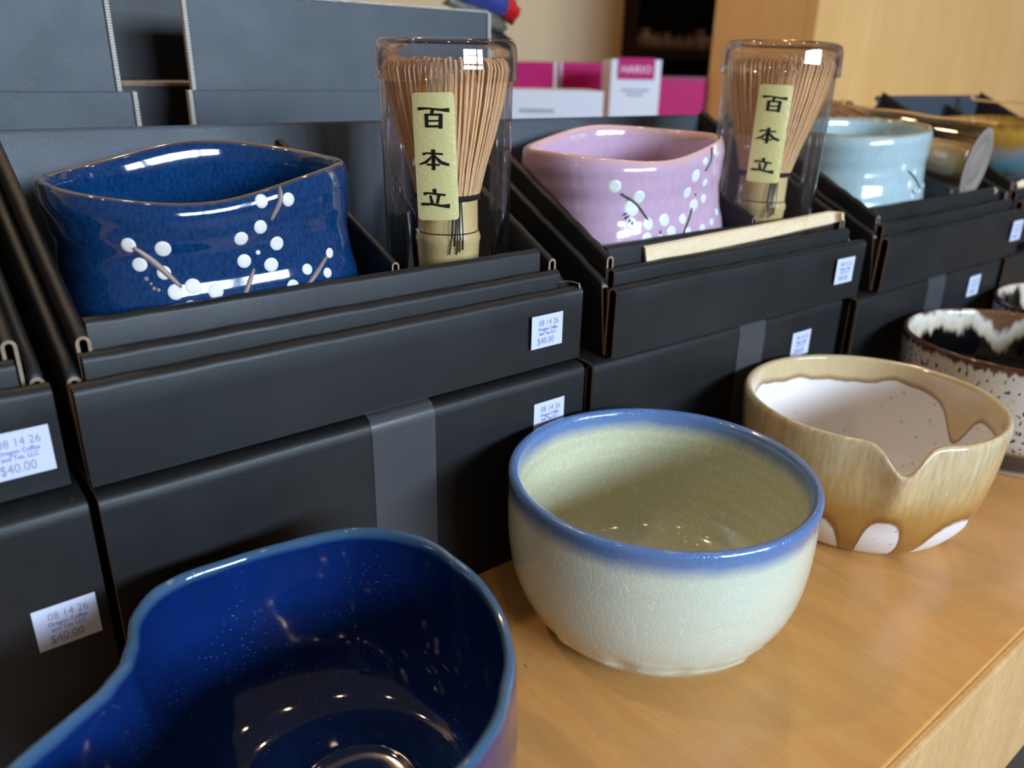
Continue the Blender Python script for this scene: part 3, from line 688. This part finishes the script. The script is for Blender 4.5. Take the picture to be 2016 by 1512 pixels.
L2 = (.3920, .0320, UB); whisk_tube(L2, (0, .035, 0), facing(L2, -.02), .0, 'leaning clear whisk tube with gold sticker, in the pink bowl box', 'bamboo whisk standing in the tube beside the pink bowl', R=.0318, HT=.1440, paper=False)
L3 = (.6320, .006, .166); whisk_tube(L3, (radians(-84), 0, radians(6)), 2.4, 0, 'clear whisk tube lying down behind the pale blue bowl', 'bamboo whisk in the tube lying behind the pale blue bowl', R=.0290, HT=.128, paper=False, sticker_on=False, base_disc=True)

# ------------------------------------------------------------------ bamboo scoops
def scoop(loc_a, loc_b, mat, label, w=.0052, curl=.010, up=Vector((0, 0, 1)), th=.0016):
    """flat bamboo stick from a (square end) to b (curled tip); up = broad-face normal"""
    a, b = Vector(loc_a), Vector(loc_b); d = (b-a); L = d.length; d.normalize(); s = d.cross(up).normalized(); n = s.cross(d).normalized()
    path = [(L*k/14, .0006*sin(k*.9)) for k in range(15)]
    for k in range(1, 7): g = k/6*1.9; path.append((L+curl*.75*sin(g), curl*.75*(1-cos(g))))
    vs, fs = [], []
    for i, (x, z) in enumerate(path):
        ww = w*(1.0-.25*i/len(path)) if i < 15 else w*(.78-.06*(i-15)); j = path[max(i-1, 0)]; e = path[min(i+1, len(path)-1)]; tx, tz = e[0]-j[0], e[1]-j[1]; q = math.hypot(tx, tz); nx, nz = -tz/q, tx/q
        for (sw, tt) in ((-ww, 0), (-ww*.8, th), (ww*.8, th), (ww, 0)): vs.append(d*(x+nx*tt)+n*(z+nz*tt)+s*sw)
    for i in range(len(path)-1):
        for k in range(4): p0, p1 = i*4+k, i*4+(k+1) % 4; fs.append((p0, p1, p1+4, p0+4))
    fs += [(3, 2, 1, 0), tuple(len(vs)-4+k for k in range(4))]
    o = obj('tea_scoop', vs, fs, mat, None); o.location = a; o.data.set_sharp_from_angle(angle=radians(40)); return tag(o, label, 'scoop', 'bamboo tea scoops')
SU = Vector((0, -.75, .66))
scoop(aty(1268, 504, .0090), aty(1632, 429, .0015), M_SCOOP, 'long pale bamboo scoop lying along the front of the pink bowl box', w=.0050, curl=.007, up=Vector((0, -1, .2)))
scoop((.492, .0045, .1385), (.657, .0035, .1400), M_SCOOP, 'bamboo scoop tucked in the front of the pale blue bowl box, tip showing', w=.0036, curl=.008, up=Vector((0, -.5, .85)))
scoop((.712, .004, .1470), (.86, .004, .148), M_SCOOP, 'cream bamboo scoop in the front of the amber bowl box', w=.0050, curl=.007, up=Vector((0, -.9, .4)))
scoop((.634, .000, .1960), (.618, .112, .2040), M_SCOOPD, 'bamboo scoop resting on top of the lying whisk tube', w=.0042, curl=.006, up=Vector((0, 0, 1)))
scoop((.858, -.020, .2020), (.845, .105, .2080), M_SCOOPD, 'bamboo scoop resting across the amber bowl box', w=.0042, curl=.006, up=Vector((0, 0, 1)))

# ------------------------------------------------------------------ cardboard lids and boxes behind
def upright_lid(x0, x1, y, ztop, zc, label, step_l, step_r):
    R = empty('upright_box_lid', ((x0+x1)/2, y, 0), label=label, cat='box lid', group='black box lids standing behind the row'); c = (x0+x1)/2
    box('upper_panel', x0-c+.0015, 0, zc-.004, x1-c-.0015, .003, ztop, MBL, R, .0004)
    box('lower_band', x0-c-step_l+.0015, -.0012, 0, x1-c+step_r-.0015, -.0001, zc, MBL, R, .0006)
    for s, x in ((0, x0-c), (1, x1-c)):
        o = box('cut_edge', x-.0012, -.0012, zc, x+.0012, .0034, ztop, MFL, R, .0003)
    for s, x in ((0, x0-c-step_l), (1, x1-c+step_r)):
        box('cut_edge', x-.0012, -.0022, 0, x+.0012, .0030, zc, MFL, R, .0003)
    box('top_edge', x0-c, -.0002, ztop, x1-c, .0032, ztop+.0012, MFL, R, .0003)
    return R
upright_lid(-.135, .0866, .250, .280, .2122, 'black cardboard lid standing behind the boxes, across the dark gap from the whisk tube', 0, .0075)
upright_lid(.1280, .3470, .250, .2660, .2130, 'black cardboard lid standing behind the navy bowl box and its whisk tube', .0028, 0)
lowb = empty('stacked_box', (.11, .31, 0), label='black cardboard box in the dark gap between the standing lids, lower', cat='box', group='black boxes behind the standing lids')
box('body', -.11, 0, 0, .11, .14, .2145, MB, lowb); box('lid_edge', -.1102, -.0012, .2135, .1102, .004, .2165, MK, lowb, .0008)
upb = empty('stacked_box', (.11, .335, .2167), label='black cardboard box in the dark gap, upper of the two', cat='box', group='black boxes behind the standing lids')
box('body', -.11, 0, 0, .11, .115, .058, MB, upb); box('label_strip', -.05, -.0008, .0575, .05, .02, .0590, plain('pale_green_label', (206, 212, 170), .6), upb, .0002)

# ------------------------------------------------------------------ background shelf goods
MAG = plain('magenta_card', (172, 14, 98), .5, .2, noise=.06); WHITE = plain('white_card', (206, 208, 218), .45); M_LGREY = plain('grey_print', (150, 152, 165), .6); M_BROWN = plain('brown_print', (150, 112, 92), .6); M_MAGW = plain('white_print', (240, 210, 225), .5)
def px_box(u0, u1, vtop, y, depth, name, mat, label, cat, group=None, z0=0, rz=-.62):
    c = aty((u0+u1)/2, vtop, y); dp = (c-CAM).dot(CF)
    R = empty(name, (c.x, y, z0), rz, label=label, cat=cat, group=group); w = (u1-u0)/FPX*dp
    return R, w, c.z-z0
R, w, h = px_box(985, 1097, 121, .72, .10, 'drip_kettle_box', MAG, 'magenta carton partly hidden behind the whisk tube of the navy bowl box', 'carton', 'magenta cartons in the background')
box('carton', -w/2, 0, 0, w/2, .1, h, MAG, R); box('white_edge', w/2-.004, -.0006, 0, w/2, .002, h, WHITE, R, 0)
R, w, h = px_box(1103, 1213, 123, .72, .10, 'drip_kettle_box', MAG, 'magenta carton standing right against the white windowed carton', 'carton', 'magenta cartons in the background')
box('carton', -w/2, 0, 0, w/2, .1, h, MAG, R); box('white_edge', -w/2, -.0006, 0, -w/2+.003, .002, h, WHITE, R, 0)
R, w, h = px_box(1204, 1304, 117, .56, .09, 'coffee_gear_box', WHITE, 'white carton with magenta brand patch and a brown window', 'carton')
box('carton', -w/2, 0, 0, w/2, .08, h, WHITE, R)
p = box('brand_patch', -.026, -.0012, h-.026, .026, .0, h+.002, MAG, R, .0002)
t = bpy.data.objects.new('lettering', lettering('HARIO', .0142, M_MAGW)); COL.objects.link(t); t.parent = p; t.location = (0, -.0016, h-.0135); t.rotation_euler = (pi/2, 0, 0)
for k, (z, ww) in enumerate(((h-.040, .020), (h-.046, .012))): box('print_line', -ww, -.0006, z-.0015, ww, 0, z+.0015, M_LGREY, R, 0)
vs = [(x, -.0006, z) for x, z in ((-.017, h-.125), (.017, h-.125), (.019, h-.085), (.016, h-.077), (-.014, h-.077), (-.018, h-.085))] ; obj('window', vs, [tuple(range(6))], M_BROWN, R, False)
R, w, h = px_box(960, 1190, 178, .47, .09, 'flat_carton', WHITE, 'low white carton lying in front of the magenta cartons', 'carton')
box('carton', -w/2, 0, 0, w/2, .13, h, WHITE, R); box('print_line', -.02, -.0006, h-.034, .06, 0, h-.031, M_LGREY, R, 0); box('print_line', -.03, -.0006, h-.024, .01, 0, h-.020, M_LGREY, R, 0)
box('stripe', -w/2, -.0006, h-.052, w/2, 0, h-.044, plain('pink_print', (214, 150, 180), .5), R, 0)
R, w, h = px_box(1290, 1392, 152, .66, .08, 'drip_kettle_box', MAG, 'shorter magenta carton between white carton and wooden cabinet', 'carton', 'magenta cartons in the background')
box('carton', -w/2, 0, 0, w/2, .1, h, MAG, R); box('top_flap', -w/2-.0005, -.0006, h-.004, w/2, .1, h+.0008, plain('dark_magenta_card', (120, 20, 70), .5), R, 0)
# maple cabinet end on the right
cx = 1.10; yc = CAM.y + ray(1606, 60).y/ray(1606, 60).x*(cx-CAM.x); yb = CAM.y + ray(1404, 60).y/ray(1404, 60).x*(cx-CAM.x)
R = empty('maple_cabinet', (cx, yc, 0), label='tall maple cabinet end rising behind the pale blue bowl', cat='cabinet')
box('front_panel', 0, 0, 0, 1.6, .02, 1.3, M_CAB, R, .001); box('side_panel', 0, .0205, 0, .02, yb-yc, 1.3, M_CAB, R, .001); box('back_board', .021, yb-yc-.02, 0, 1.6, yb-yc, 1.3, M_CAB, R, .001)
# dark shelf with jars
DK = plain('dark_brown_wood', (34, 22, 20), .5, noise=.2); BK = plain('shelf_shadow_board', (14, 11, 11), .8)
ys = 1.0; a = aty(1226, 60, ys).x
R = empty('dark_shelf', (a, ys, 0), label='dark brown open shelf unit beside the beige wall', cat='shelf')
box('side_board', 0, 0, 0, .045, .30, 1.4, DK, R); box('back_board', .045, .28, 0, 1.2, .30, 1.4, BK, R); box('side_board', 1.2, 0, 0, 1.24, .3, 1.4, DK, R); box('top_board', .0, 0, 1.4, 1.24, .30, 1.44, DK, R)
zs = aty(1320, 105, ys+.02).z
for z in (zs-.012, zs+.28, .02): box('shelf_board', .045, .0, z, 1.2, .28, z+.018, DK, R)
GL = plain('glazed_jar', (150, 128, 122), .12, noise=.2)
for k, u in enumerate((1268, 1290, 1311, 1334, 1354, 1376, 1398)):
    p = aty(u, 85, ys+.08); s = (1.0, .8, .85, .75, .8, 1.1, .8)[k]
    o = lathe('small_jar', [(.001, 0), (.018*s, 0), (.021*s, .008), (.021*s, .028*s), (.012*s, .036*s), (.011*s, .040*s), (.014*s, .043*s), (.012*s, .046*s), (.001, .047*s)], GL, None, 20)
    o.location = (p.x, ys+.08, zs+.006); tag(o, 'small glazed jar in the row on the dark shelf', 'jar', 'jars on the dark shelf')
# foil pouch poking out above the standing lid
def pouch():
    a, b = aty(860, -40, .36), aty(1006, 38, .36); R = empty('foil_pouch', (b.x, .36, b.z), label='crumpled red and blue foil pouch above the standing lid', cat='pouch')
    MBL_ = plain('blue_foil', (52, 62, 130), .3, noise=.3); MRD = plain('red_foil', (186, 24, 34), .28, noise=.15); MGR = plain('olive_foil', (96, 92, 78), .4, noise=.2); MBK = plain('dark_foil', (30, 26, 28), .4)
    d = Vector((a.x-b.x, 0, a.z-b.z)); 
    def panel(name, t0, t1, lo, hi, mat, bul, y0):
        vs, fs = [], []
        for i in range(9):
            t = lerp(t0, t1, i/8)
            for j in range(7):
                s = lerp(lo, hi, j/6); q = d*t; vs.append((q.x+.3*s*.4, y0-bul*sin(pi*j/6)*(1-.3*t)+.002*sin(7*t+3*j), q.z+s+.0015*sin(9*t+j)))
        for i in range(8):
            for j in range(6): k = i*7+j; fs.append((k, k+7, k+8, k+1))
        o = obj(name, vs, fs, mat, R); so = o.modifiers.new('solidify', 'SOLIDIFY'); so.thickness = .0012
    panel('red_end', -.02, .16, -.004, .016, MRD, .010, 0); panel('blue_panel', .15, 1.0, -.006, .020, MBL_, .012, .001); panel('olive_panel', .1, .9, -.016, -.004, MGR, .008, .002); panel('dark_underside', -.06, .5, -.024, -.014, MBK, .004, .004)
pouch()
